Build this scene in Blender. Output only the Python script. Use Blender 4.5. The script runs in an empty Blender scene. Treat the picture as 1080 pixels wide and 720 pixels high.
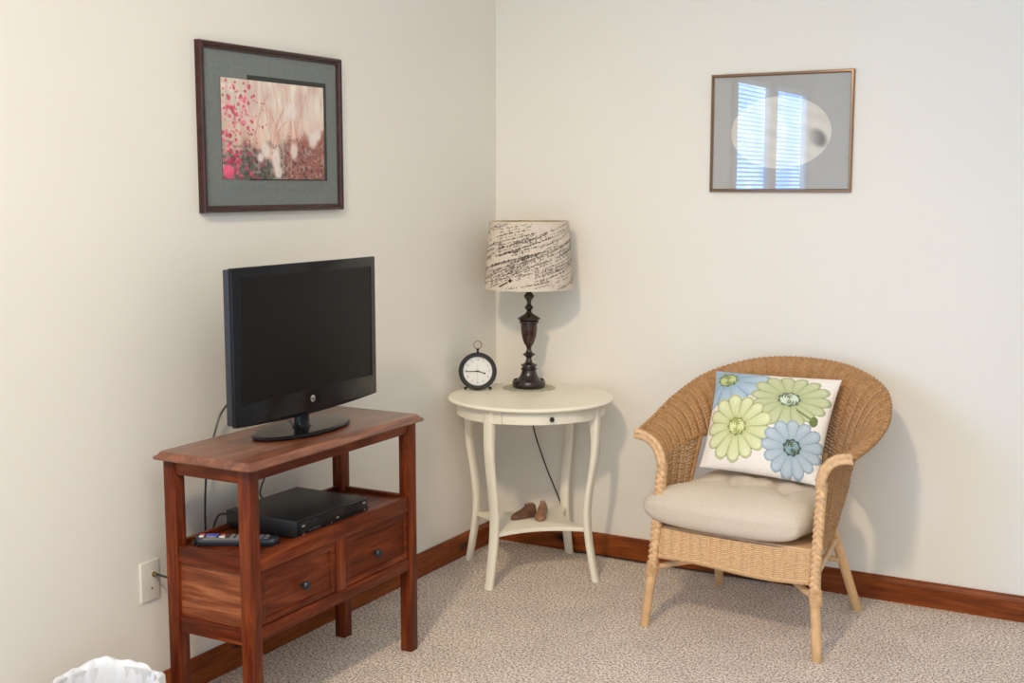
import bpy, bmesh, math, random
import numpy as np
from mathutils import Vector, Matrix
PI = math.pi
random.seed(7)
sc = bpy.context.scene
COL = sc.collection

# ------------------------------------------------------------------ camera
cam_d = bpy.data.cameras.new('camera')
cam_d.sensor_fit = 'HORIZONTAL'; cam_d.sensor_width = 36.0
cam_d.lens = 1307.85 / 1080 * 36.0
cam_d.clip_start = 0.05
cam = bpy.data.objects.new('camera', cam_d); COL.objects.link(cam)
YAW, PITCH = -0.5107, 0.1244
cam.location = (2.5969, -4.4984, 1.5)
cam.rotation_euler = (PI / 2 - PITCH, 0, -YAW)
sc.camera = cam

# ------------------------------------------------------------------ world, lights, exposure
world = bpy.data.worlds.new('world'); sc.world = world; world.use_nodes = True
wb = world.node_tree.nodes['Background']
wb.inputs[0].default_value = (0.74, 0.88, 1.0, 1); wb.inputs[1].default_value = 2.1
def light(name, kind, loc, energy, color, **kw):
    d = bpy.data.lights.new(name, kind); d.energy = energy; d.color = color
    for k, v in kw.items(): setattr(d, k, v)
    o = bpy.data.objects.new(name, d); COL.objects.link(o); o.location = loc
    return o
key = light('ceiling_lamp', 'SPOT', (1.50, -4.45, 3.35), 320, (1.0, 0.80, 0.56), shadow_soft_size=0.15, spot_size=math.radians(64), spot_blend=1.0)
key.rotation_euler = (Vector((0.66, -0.9, 0.15)) - key.location).to_track_quat('-Z', 'Y').to_euler()
soft = light('ceiling_bounce', 'AREA', (2.7, -4.1, 3.1), 44, (0.99, 0.985, 0.96), shape='RECTANGLE', size=2.2, size_y=1.8)
soft.rotation_euler = (Vector((0.3, -0.4, 0.2)) - soft.location).to_track_quat('-Z', 'Y').to_euler()
vs = sc.view_settings
vs.view_transform = 'Standard'; vs.look = 'None'; vs.exposure = 0.0; vs.gamma = 1.0
vs.use_curve_mapping = False

# ------------------------------------------------------------------ materials
def new_mat(name):
    m = bpy.data.materials.new(name); m.use_nodes = True
    nt = m.node_tree
    return m, nt, nt.nodes['Principled BSDF']
def N(nt, t, **kw):
    n = nt.nodes.new(t)
    for k, v in kw.items(): setattr(n, k, v)
    return n
def ramp(nt, fac, stops):
    r = N(nt, 'ShaderNodeValToRGB'); e = r.color_ramp.elements
    while len(e) < len(stops): e.new(0.5)
    for el, (p, c) in zip(e, stops): el.position = p; el.color = (*c, 1)
    nt.links.new(fac, r.inputs[0]); return r.outputs[0]
def tex(nt, scale=(1, 1, 1), kind='Object', rot=(0, 0, 0)):
    tc = N(nt, 'ShaderNodeTexCoord'); mp = N(nt, 'ShaderNodeMapping')
    mp.inputs['Scale'].default_value = scale; mp.inputs['Rotation'].default_value = rot
    nt.links.new(tc.outputs[kind], mp.inputs[0]); return mp.outputs[0]
def noise(nt, vec, scale, detail=4, rough=.6, dist=0):
    n = N(nt, 'ShaderNodeTexNoise'); n.inputs['Scale'].default_value = scale
    n.inputs['Detail'].default_value = detail; n.inputs['Roughness'].default_value = rough
    n.inputs['Distortion'].default_value = dist
    nt.links.new(vec, n.inputs['Vector']); return n.outputs['Fac']
def bump(nt, p, h, strength=.3, dist=.002):
    b = N(nt, 'ShaderNodeBump'); b.inputs['Strength'].default_value = strength; b.inputs['Distance'].default_value = dist
    nt.links.new(h, b.inputs['Height']); nt.links.new(b.outputs[0], p.inputs['Normal'])
def plain(name, col, rough=.5, metal=0, var=.06, scale=30, bmp=0, coat=0):
    m, nt, p = new_mat(name); v = tex(nt); n = noise(nt, v, scale)
    c0 = tuple(max(0, c * (1 - var)) for c in col); c1 = tuple(min(1, c * (1 + var)) for c in col)
    nt.links.new(ramp(nt, n, [(.3, c0), (.7, c1)]), p.inputs['Base Color'])
    p.inputs['Roughness'].default_value = rough; p.inputs['Metallic'].default_value = metal
    if coat: p.inputs['Coat Weight'].default_value = coat; p.inputs['Coat Roughness'].default_value = .08
    if bmp: bump(nt, p, n, bmp)
    return m
def wood(name, axis, dark, mid, lite, rough=.35, coat=.25, scale=1.0, knots=0, spec=.22):
    m, nt, p = new_mat(name)
    s = [14 * scale] * 3; s['xyz'.index(axis)] = 1.6 * scale
    v = tex(nt, tuple(s))
    n1 = noise(nt, v, 2.2, 5, .6, .8)
    s2 = [120 * scale] * 3; s2['xyz'.index(axis)] = 5 * scale
    n2 = noise(nt, tex(nt, tuple(s2)), 1.5, 3)
    mx = N(nt, 'ShaderNodeMix'); mx.data_type = 'FLOAT'; mx.inputs[0].default_value = .3
    nt.links.new(n1, mx.inputs[2]); nt.links.new(n2, mx.inputs[3])
    c = ramp(nt, mx.outputs[0], [(.28, dark), (.5, mid), (.72, lite)])
    if knots:
        s3 = [9] * 3; s3['xyz'.index(axis)] = 3.2
        vo = N(nt, 'ShaderNodeTexVoronoi'); vo.inputs['Scale'].default_value = 1.0
        nt.links.new(tex(nt, tuple(s3)), vo.inputs['Vector'])
        k = ramp(nt, vo.outputs['Distance'], [(.08, (1, 1, 1)), (.22, (0, 0, 0))])
        mm = N(nt, 'ShaderNodeMix'); mm.data_type = 'RGBA'
        nt.links.new(k, mm.inputs[0]); nt.links.new(c, mm.inputs[6]); mm.inputs[7].default_value = (.02, .006, .004, 1)
        c = mm.outputs[2]
    nt.links.new(c, p.inputs['Base Color'])
    p.inputs['Roughness'].default_value = rough
    p.inputs['Coat Weight'].default_value = coat; p.inputs['Coat Roughness'].default_value = .2
    p.inputs['Specular IOR Level'].default_value = spec
    bump(nt, p, n2, .12, .001)
    return m
def painted(name, rough=.6, bmp=0, scale=400):
    m, nt, p = new_mat(name); a = N(nt, 'ShaderNodeAttribute'); a.attribute_name = 'Col'
    nt.links.new(a.outputs['Color'], p.inputs['Base Color']); p.inputs['Roughness'].default_value = rough
    if bmp: bump(nt, p, noise(nt, tex(nt), scale, 2), bmp)
    return m

def wall_mat():
    m, nt, p = new_mat('wall_paint'); v = tex(nt)
    n = noise(nt, v, 1.3, 2)
    nt.links.new(ramp(nt, n, [(.3, (.845, .80, .715)), (.7, (.865, .82, .735))]), p.inputs['Base Color'])
    p.inputs['Roughness'].default_value = .55
    bump(nt, p, noise(nt, v, 160, 3), .06, .001)
    return m
def carpet_mat():
    m, nt, p = new_mat('carpet_pile'); v = tex(nt)
    n1 = noise(nt, v, 120, 3, .8); n2 = noise(nt, v, 300, 2, .7); n3 = noise(nt, v, 6, 3)
    mx = N(nt, 'ShaderNodeMix'); mx.data_type = 'FLOAT'; mx.inputs[0].default_value = .45
    nt.links.new(n1, mx.inputs[2]); nt.links.new(n2, mx.inputs[3])
    c = ramp(nt, mx.outputs[0], [(.43, (.12, .07, .045)), (.465, (.45, .315, .24)), (.50, (.80, .63, .52)), (.53, (1., .94, .85))])
    m2 = N(nt, 'ShaderNodeMix'); m2.data_type = 'RGBA'; m2.blend_type = 'MULTIPLY'; m2.inputs[0].default_value = 1
    nt.links.new(c, m2.inputs[6]); nt.links.new(ramp(nt, n3, [(.3, (.86, .86, .86)), (.7, (1, 1, 1))]), m2.inputs[7])
    nt.links.new(m2.outputs[2], p.inputs['Base Color'])
    p.inputs['Roughness'].default_value = .95; p.inputs['Specular IOR Level'].default_value = .1
    bump(nt, p, mx.outputs[0], .35, .006)
    return m
M = {}
M['wall'] = wall_mat(); M['carpet'] = carpet_mat()
M['ceiling'] = plain('ceiling_paint', (.82, .80, .76), .8)
RB = ((.085, .016, .004), (.225, .052, .010), (.38, .110, .025))
M['base_x'] = wood('baseboard_wood_x', 'x', *RB, rough=.38, coat=.04, knots=1, spec=.2)
M['base_y'] = wood('baseboard_wood_y', 'y', *RB, rough=.38, coat=.04, knots=1, spec=.2)
MH = ((.028, .0036, .0010), (.120, .0190, .0035), (.300, .068, .017))
for a in 'xyz': M['mah_' + a] = wood('mahogany_' + a, a, *MH, rough=.38, coat=.03)
M['mah_top'] = wood('mahogany_top', 'y', (.055, .014, .006), (.175, .053, .022), (.34, .12, .055), rough=.42, coat=.55, spec=.5)  # same mahogany, base colour lightened to carry the sheen on the top
M['mah_panel'] = wood('mahogany_panel', 'x', (.05, .010, .004), (.20, .050, .017), (.50, .185, .075), rough=.4, coat=.08, scale=.7)
M['black_gloss'] = plain('black_gloss_plastic', (.008, .008, .010), .16, coat=.1)
M['black_gloss'].node_tree.nodes['Principled BSDF'].inputs['Specular IOR Level'].default_value = .17
M['screen'] = plain('screen_panel', (.011, .0098, .009), .42)
M['screen'].node_tree.nodes['Principled BSDF'].inputs['Specular IOR Level'].default_value = .12
M['dark_plastic'] = plain('dark_plastic', (.026, .029, .037), .33)
M['dvr_top'] = plain('black_metal_cover', (.012, .012, .014), .45)
M['silver'] = plain('silver_metal', (.6, .6, .58), .3, 1)
M['grey_key'] = plain('grey_rubber_key', (.22, .22, .23), .5)
M['blue_key'] = plain('blue_rubber_key', (.06, .09, .55), .4)
M['red_key'] = plain('red_rubber_key', (.55, .10, .07), .4)
M['white_key'] = plain('white_rubber_key', (.75, .74, .7), .4)
M['pewter'] = plain('dark_pewter', (.045, .05, .06), .3, .7)
M['cable'] = plain('black_cable', (.012, .012, .013), .4)
M['brown_cable'] = plain('brown_cable', (.10, .05, .03), .5)
M['white_paint'] = plain('cream_white_paint', (.90, .84, .69), .38, var=.02, scale=8)
M['ivory'] = plain('ivory_plastic', (.78, .73, .63), .35, var=.02)
M['brass'] = plain('brass', (.55, .42, .2), .3, 1)
M['lamp_dark'] = plain('dark_bronze_wood', (.020, .0095, .0065), .26, var=.3, coat=.3)
M['lamp_red'] = plain('dark_red_mahogany_urn', (.035, .011, .006), .25, var=.3, coat=.3)
M['linen_shade'] = plain('linen_shade', (.70, .605, .495), .85, var=.06, scale=60, bmp=.15)
M['ink'] = plain('brown_black_ink', (.045, .030, .022), .8, var=.4, scale=50)
M['doily'] = plain('sage_crochet', (.50, .48, .36), .9, var=.22, scale=120, bmp=.6)
M['clock_black'] = plain('clock_black_metal', (.014, .011, .009), .35)
M['clock_white'] = plain('clock_dial', (.80, .79, .75), .45, var=.02)
M['clock_grey'] = plain('clock_grey_print', (.30, .30, .29), .5)
M['shoe_dark'] = plain('brown_carved_wood', (.15, .070, .036), .5, var=.35, scale=40)
M['shoe_light'] = plain('light_brown_carved_wood', (.28, .145, .078), .5, var=.3, scale=40)
M['shoe_in'] = plain('worn_pale_wood', (.40, .24, .17), .6, var=.2)
M['wicker'] = plain('rattan_weave', (.44, .23, .088), .5, var=.24, scale=90)
M['wicker_pale'] = plain('rattan_apron_weave', (.74, .48, .25), .5, var=.14, scale=110)
M['rattan'] = plain('rattan_pole', (.72, .45, .22), .35, var=.22, scale=14, coat=.2)
M['rattan_braid'] = plain('rattan_braid', (.70, .44, .225), .45, var=.25, scale=60)
M['linen'] = plain('beige_linen', (.66, .555, .43), .9, var=.05, scale=120, bmp=.2)
M['frame_dark'] = wood('frame_dark_mahogany', 'y', (.018, .007, .006), (.042, .012, .010), (.075, .022, .018), .3, .3)
M['mat_green'] = plain('grey_green_mat_board', (.185, .205, .192), .9, var=.10, scale=90)
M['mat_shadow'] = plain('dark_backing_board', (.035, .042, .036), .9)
M['mat_grey'] = plain('grey_mat_board', (.46, .45, .43), .8, var=.03)
M['bronze'] = plain('bronze_frame', (.30, .19, .12), .3, .8)
M['liner'] = plain('white_plastic_liner', (.80, .81, .84), .35, var=.03)
M['bin'] = plain('white_plastic_bin', (.7, .7, .7), .4)
M['trim_white'] = plain('window_trim_paint', (.55, .49, .43), .4)
M['blind'] = plain('white_blind_slat', (.80, .82, .85), .4)
M['art'] = painted('flower_painting', .55)
M['pillow'] = painted('flower_print_cotton', .85, .12)
M['disc'] = painted('round_print', .6)
def glass_mat(ior):
    m, nt, p = new_mat('picture_glass'); nt.nodes.remove(p)
    out = nt.nodes['Material Output']
    tr = N(nt, 'ShaderNodeBsdfTransparent'); gl = N(nt, 'ShaderNodeBsdfGlossy'); gl.inputs['Roughness'].default_value = .0
    fr = N(nt, 'ShaderNodeFresnel'); fr.inputs['IOR'].default_value = ior
    mx = N(nt, 'ShaderNodeMixShader')
    ge = N(nt, 'ShaderNodeNewGeometry'); ml = N(nt, 'ShaderNodeMath'); ml.operation = 'SUBTRACT'; ml.use_clamp = True
    nt.links.new(fr.outputs[0], ml.inputs[0]); nt.links.new(ge.outputs['Backfacing'], ml.inputs[1])
    nt.links.new(ml.outputs[0], mx.inputs[0]); nt.links.new(tr.outputs[0], mx.inputs[1]); nt.links.new(gl.outputs[0], mx.inputs[2])
    nt.links.new(mx.outputs[0], out.inputs[0]); return m
M['glass'] = glass_mat(1.85)
M['matte_glass'] = glass_mat(1.22)
def sky_mat():
    m, nt, p = new_mat('daylight_sky'); nt.nodes.remove(p)
    em = N(nt, 'ShaderNodeEmission'); v = tex(nt)
    nt.links.new(ramp(nt, noise(nt, v, 2.5, 4), [(.44, (.13, .38, 1.0)), (.70, (.55, .78, 1.0))]), em.inputs[0])
    em.inputs[1].default_value = 16
    nt.links.new(em.outputs[0], nt.nodes['Material Output'].inputs[0]); return m
M['sky'] = sky_mat()

# ------------------------------------------------------------------ geometry helpers
def tag(o, label, cat, group=None):
    o['label'] = label; o['category'] = cat
    if group: o['group'] = group
    return o
def thing(name, label, cat, loc=(0, 0, 0), rz=0, group=None):
    o = bpy.data.objects.new(name, None); COL.objects.link(o)
    o.empty_display_size = .05; o.location = loc; o.rotation_euler = (0, 0, rz)
    return tag(o, label, cat, group)
def mobj(name, me, mat, parent=None, smooth=40, loc=None):
    if mat: me.materials.append(M[mat] if isinstance(mat, str) else mat)
    if smooth:
        me.polygons.foreach_set('use_smooth', [True] * len(me.polygons))
        me.set_sharp_from_angle(angle=math.radians(smooth))
    o = bpy.data.objects.new(name, me); COL.objects.link(o)
    if parent: o.parent = parent
    if loc: o.location = loc
    return o
def obj(name, bm, mat, parent=None, smooth=40, loc=None):
    bmesh.ops.recalc_face_normals(bm, faces=bm.faces)
    me = bpy.data.meshes.new(name); bm.to_mesh(me); bm.free()
    return mobj(name, me, mat, parent, smooth, loc)
def merge(bm, t):
    me = bpy.data.meshes.new('t'); t.to_mesh(me); t.free(); bm.from_mesh(me); bpy.data.meshes.remove(me)
def box(x0, x1, y0, y1, z0, z1, bev=0, bm=None, seg=2):
    t = bmesh.new(); bmesh.ops.create_cube(t, size=1)
    bmesh.ops.scale(t, vec=(x1 - x0, y1 - y0, z1 - z0), verts=t.verts)
    bmesh.ops.translate(t, vec=((x0 + x1) / 2, (y0 + y1) / 2, (z0 + z1) / 2), verts=t.verts)
    if bev: bmesh.ops.bevel(t, geom=t.edges[:], offset=bev, segments=seg, profile=.5, affect='EDGES')
    if bm is None: return t
    merge(bm, t); return bm
def lathe(prof, seg=32, bm=None, c=(0, 0)):
    bm = bm or bmesh.new(); rings = []
    for r, z in prof:
        if r < 1e-6: rings.append([bm.verts.new((c[0], c[1], z))])
        else: rings.append([bm.verts.new((c[0] + r * math.cos(2 * PI * i / seg), c[1] + r * math.sin(2 * PI * i / seg), z)) for i in range(seg)])
    for a, b in zip(rings, rings[1:]):
        for i in range(seg):
            j = (i + 1) % seg
            if len(a) == 1 and len(b) > 1: bm.faces.new((a[0], b[i], b[j]))
            elif len(b) == 1 and len(a) > 1: bm.faces.new((a[i], a[j], b[0]))
            elif len(a) > 1: bm.faces.new((a[i], a[j], b[j], b[i]))
    return bm
def smooth_path(pts, n=8):
    P = [Vector(p) for p in pts]; out = []
    for i in range(len(P) - 1):
        p0 = P[max(i - 1, 0)]; p1 = P[i]; p2 = P[i + 1]; p3 = P[min(i + 2, len(P) - 1)]
        for k in range(n):
            t = k / n
            out.append(.5 * ((2 * p1) + (p2 - p0) * t + (2 * p0 - 5 * p1 + 4 * p2 - p3) * t * t + (3 * p1 - p0 - 3 * p2 + p3) * t ** 3))
    out.append(P[-1]); return out
def tube(pts, r, seg=8, bm=None, closed=False, caps=True):
    bm = bm or bmesh.new(); P = [Vector(p) for p in pts]; n = len(P)
    R = r if isinstance(r, (list, tuple)) else [r] * n
    T = []
    for i in range(n):
        a = P[(i - 1) % n] if (closed or i > 0) else P[i]; b = P[(i + 1) % n] if (closed or i < n - 1) else P[i]
        T.append((b - a).normalized())
    ref = Vector((0, 0, 1)) if abs(T[0].z) < .9 else Vector((1, 0, 0))
    nrm = (ref - T[0] * ref.dot(T[0])).normalized(); rings = []
    for i in range(n):
        nrm = (nrm - T[i] * nrm.dot(T[i])).normalized(); bi = T[i].cross(nrm)
        rings.append([bm.verts.new(P[i] + (nrm * math.cos(2 * PI * k / seg) + bi * math.sin(2 * PI * k / seg)) * R[i]) for k in range(seg)])
    for i in range(n if closed else n - 1):
        a = rings[i]; b = rings[(i + 1) % n]
        for k in range(seg): bm.faces.new((a[k], a[(k + 1) % seg], b[(k + 1) % seg], b[k]))
    if caps and not closed:
        bm.faces.new(rings[0][::-1]); bm.faces.new(rings[-1])
    return bm
def prism(pts, d0, d1, axis='z', bev=0, bm=None):
    t = bmesh.new()
    def mk(p, d):
        if axis == 'z': return (p[0], p[1], d)
        if axis == 'x': return (d, p[0], p[1])
        return (p[0], d, p[1])
    a = [t.verts.new(mk(p, d0)) for p in pts]; b = [t.verts.new(mk(p, d1)) for p in pts]; n = len(pts)
    t.faces.new(a[::-1]); t.faces.new(b)
    for i in range(n): t.faces.new((a[i], a[(i + 1) % n], b[(i + 1) % n], b[i]))
    bmesh.ops.recalc_face_normals(t, faces=t.faces)
    if bev: bmesh.ops.bevel(t, geom=[e for e in t.edges], offset=bev, segments=2, profile=.5, affect='EDGES')
    if bm is None: return t
    merge(bm, t); return bm
def grid_mesh(name, X, Y, Z, close_u=False):
    nu, nv = X.shape
    co = np.stack([X, Y, Z], -1).reshape(-1, 3)
    ii, jj = np.meshgrid(np.arange(nu if close_u else nu - 1), np.arange(nv - 1), indexing='ij')
    i2 = (ii + 1) % nu
    f = np.stack([ii * nv + jj, i2 * nv + jj, i2 * nv + jj + 1, ii * nv + jj + 1], -1).reshape(-1, 4)
    me = bpy.data.meshes.new(name); me.from_pydata(co.tolist(), [], f.tolist()); me.update()
    return me
def colorize(me, rgb):
    a = me.attributes.new('Col', 'FLOAT_COLOR', 'POINT')
    c = np.ones((len(me.vertices), 4), np.float32); c[:, :3] = rgb.reshape(-1, 3)
    a.data.foreach_set('color', c.ravel())
def lin(c):
    c = np.asarray(c, float) / 255; return np.where(c <= .04045, c / 12.92, ((c + .055) / 1.055) ** 2.4)

# ------------------------------------------------------------------ room
def struct(name, bm, mat, smooth=30):
    o = obj(name, bm, mat, None, smooth); o['kind'] = 'structure'; return o
XE, YE, ZC = 4.8, -6.2, 3.7
struct('floor', box(-.1, XE, YE, .1, -.1, 0), 'carpet', 0)
struct('ceiling', box(-.1, XE, YE, .1, ZC, ZC + .1), 'ceiling', 0)
struct('wall_right', box(-.1, XE, 0, .1, 0, ZC), 'wall', 0)
struct('added_wall_behind', box(-.1, XE + .1, YE - .1, YE, 2.35, ZC), 'wall', 0)  # unseen header, added to block daylight from the upper part of the open side
struct('added_wall_opposite', box(XE, XE + .1, YE, .1, 0, ZC), 'wall', 0)  # unseen wall, added to keep ambient light off the faces turned this way
WY0, WY1, WM0, WM1, WZ0, WZ1 = -4.53, -2.976, -3.80, -3.68, .92, 2.18
bm = box(-.1, 0, WY1, 0, 0, ZC); box(-.1, 0, YE, WY0, 0, ZC, bm=bm)
box(-.1, 0, WY0, WY1, 0, WZ0, bm=bm); box(-.1, 0, WY0, WY1, WZ1, ZC, bm=bm)
struct('wall_left', bm, 'wall', 0)
bp = [(0, 0), (.018, 0), (.018, .072), (.0160, .0755), (.0160, .078), (.0135, .084), (.008, .09), (0, .09)]
t = bmesh.new()
def base_run(along):
    t = bmesh.new(); A = []; B = []
    for d, z in bp:
        if along == 'y': A.append(t.verts.new((d, -d, z))); B.append(t.verts.new((d, YE, z)))
        else: A.append(t.verts.new((d, -d, z))); B.append(t.verts.new((XE, -d, z)))
    for i in range(len(bp)):
        j = (i + 1) % len(bp); t.faces.new((A[i], A[j], B[j], B[i]))
    t.faces.new(A); t.faces.new(B); return t
struct('baseboard_left', base_run('y'), 'base_y', 20); struct('baseboard_right', base_run('x'), 'base_x', 20)
# window on the left wall, seen mirrored in the glass of the round print
w = bmesh.new()
box(-.1, .02, WY0 - .07, WY0, WZ0 - .07, WZ1 + .07, .004, w); box(-.1, .02, WY1, WY1 + .07, WZ0 - .07, WZ1 + .07, .004, w)
box(-.1, .02, WY0, WY1, WZ1, WZ1 + .07, .004, w); box(-.1, .035, WY0 - .07, WY1 + .07, WZ0 - .04, WZ0, .004, w)
box(-.1, .012, WM0, WM1, WZ0, WZ1, .004, w)
win = obj('window_1', w, 'trim_white'); win['kind'] = 'structure'
for y0, y1 in ((WY0, WM0), (WM1, WY1)):
    b = bmesh.new(); z = WZ1 - .05
    while z > WZ0 + .02:
        s = bmesh.new(); bmesh.ops.create_cube(s, size=1)
        bmesh.ops.scale(s, vec=(.025, y1 - y0 - .02, .0012), verts=s.verts)
        bmesh.ops.rotate(s, matrix=Matrix.Rotation(math.radians(24), 3, 'Y'), verts=s.verts)
        bmesh.ops.translate(s, vec=(-.014, (y0 + y1) / 2, z), verts=s.verts); merge(b, s); z -= .027
    box(-.03, .001, y0 + .01, y1 - .01, WZ1 - .035, WZ1 - .002, .003, b)
    obj('blind', b, 'blind', win, 0)
    g = obj('pane', box(-.042, -.038, y0, y1, WZ0, WZ1), 'sky', win, 0)

# ------------------------------------------------------------------ television stand
SX, SY, ST = .2719, -1.6467, .777
HX, HY, LW = .1522, .4012, .040
st = thing('tv_stand', 'reddish mahogany wooden stand with two drawers under the television', 'tv stand', (SX, SY, 0), .008)
for sx in (-1, 1):
    for sy in (-1, 1):
        x0, x1 = sorted((sx * HX, sx * (HX - LW))); y0, y1 = sorted((sy * HY, sy * (HY - LW)))
        obj('leg', box(x0, x1, y0, y1, 0, .755, .002), 'mah_z', st)
# top with a stepped, sloping edge
tp = bmesh.new(); OX, OY = HX + .024, HY + .0227
rings = []
for d, z in ((.012, .7545), (.002, .757), (0, .761), (.003, .765), (.010, .769), (.012, .7725), (.016, .7775), (.018, .778)):
    a, b_, c = OX - d, OY - d, .012
    pts = []
    for cx, cy, a0 in ((a - c, b_ - c, 0), (-a + c, b_ - c, 90), (-a + c, -b_ + c, 180), (a - c, -b_ + c, 270)):
        for k in range(5):
            th = math.radians(a0 + k * 22.5); pts.append((cx + c * math.cos(th), cy + c * math.sin(th), z))
    rings.append([tp.verts.new(p) for p in pts])
for A, B in zip(rings, rings[1:]):
    n = len(A)
    for i in range(n): tp.faces.new((A[i], A[(i + 1) % n], B[(i + 1) % n], B[i]))
tp.faces.new(rings[0][::-1]); tp.faces.new(rings[-1])
obj('tabletop', tp, 'mah_top', st, 25)
e = .004
b = bmesh.new()
for sx in (-1, 1):
    x0, x1 = sorted((sx * (HX - e), sx * (HX - .022))); obj('top_rail', box(x0, x1, -HY + LW, HY - LW, .722, .7545, .0015), 'mah_y', st)
for sy in (-1, 1):
    y0, y1 = sorted((sy * (HY - e), sy * (HY - .022))); obj('top_rail', box(-HX + LW, HX - LW, y0, y1, .716, .7545, .0015), 'mah_x', st)
# shelf and drawer case
obj('shelf', box(-HX + .006, HX - .006, -HY + .006, HY - .006, .488, .503, .001), 'mah_y', st)
obj('back_rail', box(-HX + .002, -HX + .016, -HY + LW, HY - LW, .503, .516, .002), 'mah_y', st)
obj('bottom_board', box(-HX + .008, HX - .01, -HY + .01, HY - .01, .285, .297), 'mah_y', st)
obj('back_panel', box(-HX + .004, -HX + .012, -HY + .02, HY - .02, .276, .488), 'mah_y', st)
b = bmesh.new(); box(HX - .024, HX - .003, -HY + LW, HY - LW, .468, .518, .0015, b)
obj('front_rail', b, 'mah_y', st)
obj('front_rail', box(HX - .024, HX - .003, -HY + LW, HY - LW, .276, .314, .0015), 'mah_y', st)
obj('divider', box(HX - .024, HX - .004, -.022, .022, .314, .468, .001), 'mah_z', st)
for sy in (-1, 1):
    y0, y1 = sorted((sy * (HY - .004), sy * (HY - .020)))
    obj('side_panel', box(-HX + LW, HX - LW, *sorted((sy * (HY - .014), sy * (HY - .024))), .3, .49), 'mah_panel', st)
    obj('side_rail', box(-HX + LW, HX - LW, y0, y1, .468, .514, .0015), 'mah_x', st)
    obj('side_rail', box(-HX + LW, HX - LW, y0, y1, .268, .314, .0015), 'mah_x', st)
    # drawer with a beaded frame around a flat panel
    a0, a1 = sorted((sy * .0235, sy * (HY - LW - .0015)))
    b = box(HX - .03, HX - .011, a0, a1, .3155, .4665)
    for q in ((a0, a0 + .022, .3155, .4665), (a1 - .022, a1, .3155, .4665), (a0 + .022, a1 - .022, .3155, .3345), (a0 + .022, a1 - .022, .4475, .4665)):
        box(HX - .012, HX - .0065, *q, .002, b)
    dr = obj('drawer', b, 'mah_y', st)
    kb = lathe([(0, 0), (.007, 0), (.0055, .008), (.006, .012), (.0125, .017), (.014, .022), (.011, .027), (0, .029)], 20)
    bmesh.ops.rotate(kb, matrix=Matrix.Rotation(PI / 2, 3, 'Y'), verts=kb.verts)
    bmesh.ops.translate(kb, vec=(HX - .012, (-.178 if sy < 0 else .175), .382), verts=kb.verts)
    k = obj('knob', kb, 'pewter', dr); k['label'] = 'dark pewter round drawer knob'

# ------------------------------------------------------------------ television
TVZ = ST + .001
tv = thing('television', 'black flat screen television on the mahogany stand', 'television', (.30, -1.6165, TVZ), .0208)
W2 = .3403; z0, z1 = .842 - TVZ, 1.280 - TVZ
out = [(-W2, z1), (-W2, z0 + .003)]
for k in range(17):
    s = -1 + k / 8; out.append((s * W2, z0 - .012 * (1 - s * s)))
out += [(W2, z1)]
obj('bezel', prism(out[::-1], -.014, 0, 'x', .0025), 'black_gloss', tv)
ob2 = [(-W2 + .004, z1 - .004), (-W2 + .004, z0 + .004)] + [(p[0] * .985, p[1] + .006) for p in out[3:18]] + [(W2 - .004, z0 + .004), (W2 - .004, z1 - .004)]
bm = prism(ob2[::-1], -.036, -.0145, 'x', .003); box(-.075, -.030, -.24, .24, z0 + .05, z1 - .06, .015, bm)
obj('back_cover', bm, 'dark_plastic', tv)
sb = bmesh.new(); f0, f1, g0, g1 = -W2 + .030, W2 - .027, z0 + .062, z1 - .030
obj('screen', box(-.004, .0008, f0, f1, g0, g1, .0006), 'screen', tv)
rb = bmesh.new()
for q in ((f0 - .003, f0, g0 - .003, g1 + .003), (f1, f1 + .003, g0 - .003, g1 + .003), (f0, f1, g0 - .003, g0), (f0, f1, g1, g1 + .003)):
    box(-.004, .0016, *q, .0004, rb)
obj('screen_border', rb, 'black_gloss', tv)
lg = lathe([(0, 0), (.0105, 0), (.0105, .0012), (.0085, .0018), (0, .0018)], 24)
for sgn, dx in ((1, -.004), (-1, 0), (1, 0), (-1, .004)):
    pass
bmesh.ops.rotate(lg, matrix=Matrix.Rotation(PI / 2, 3, 'Y'), verts=lg.verts)
bmesh.ops.translate(lg, vec=(0, .005, z0 + .032), verts=lg.verts)
e_ = obj('emblem', lg, 'silver', tv); e_['label'] = 'round silver emblem on the lower bezel'
bm = bmesh.new(); zz = z0 + .032
zig = [(-.0062, .005), (-.0035, -.005), (0, .004), (.0035, -.005), (.0062, .005)]
tube([(.0022, .005 + p[0], zz + p[1]) for p in zig], .0008, 5, bm)
obj('emblem_mark', bm, 'dark_plastic', e_)
# neck and oval glass base
bm = bmesh.new(); rr = []
for k, (ax, ay, z) in enumerate(((.030, .040, .010), (.022, .030, .018), (.020, .026, .03), (.020, .026, .075))):
    rr.append([bm.verts.new((-.03 + ax * math.cos(2 * PI * i / 24), -.012 + ay * math.sin(2 * PI * i / 24), z)) for i in range(24)])
for A, B in zip(rr, rr[1:]):
    for i in range(24): bm.faces.new((A[i], A[(i + 1) % 24], B[(i + 1) % 24], B[i]))
bm.faces.new(rr[0][::-1]); bm.faces.new(rr[-1])
obj('neck', bm, 'black_gloss', tv)
bm = bmesh.new(); rr = []
for f, z in ((.97, .003), (1, .0055), (1, .009), (.98, .0115), (.9, .0125)):
    rr.append([bm.verts.new((-.030 + f * .096 * math.cos(2 * PI * i / 48), -.008 + f * .203 * math.sin(2 * PI * i / 48), z)) for i in range(48)])
for A, B in zip(rr, rr[1:]):
    for i in range(48): bm.faces.new((A[i], A[(i + 1) % 48], B[(i + 1) % 48], B[i]))
bm.faces.new(rr[0][::-1]); bm.faces.new(rr[-1])
bs = obj('base', bm, 'black_gloss', tv)
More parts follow.
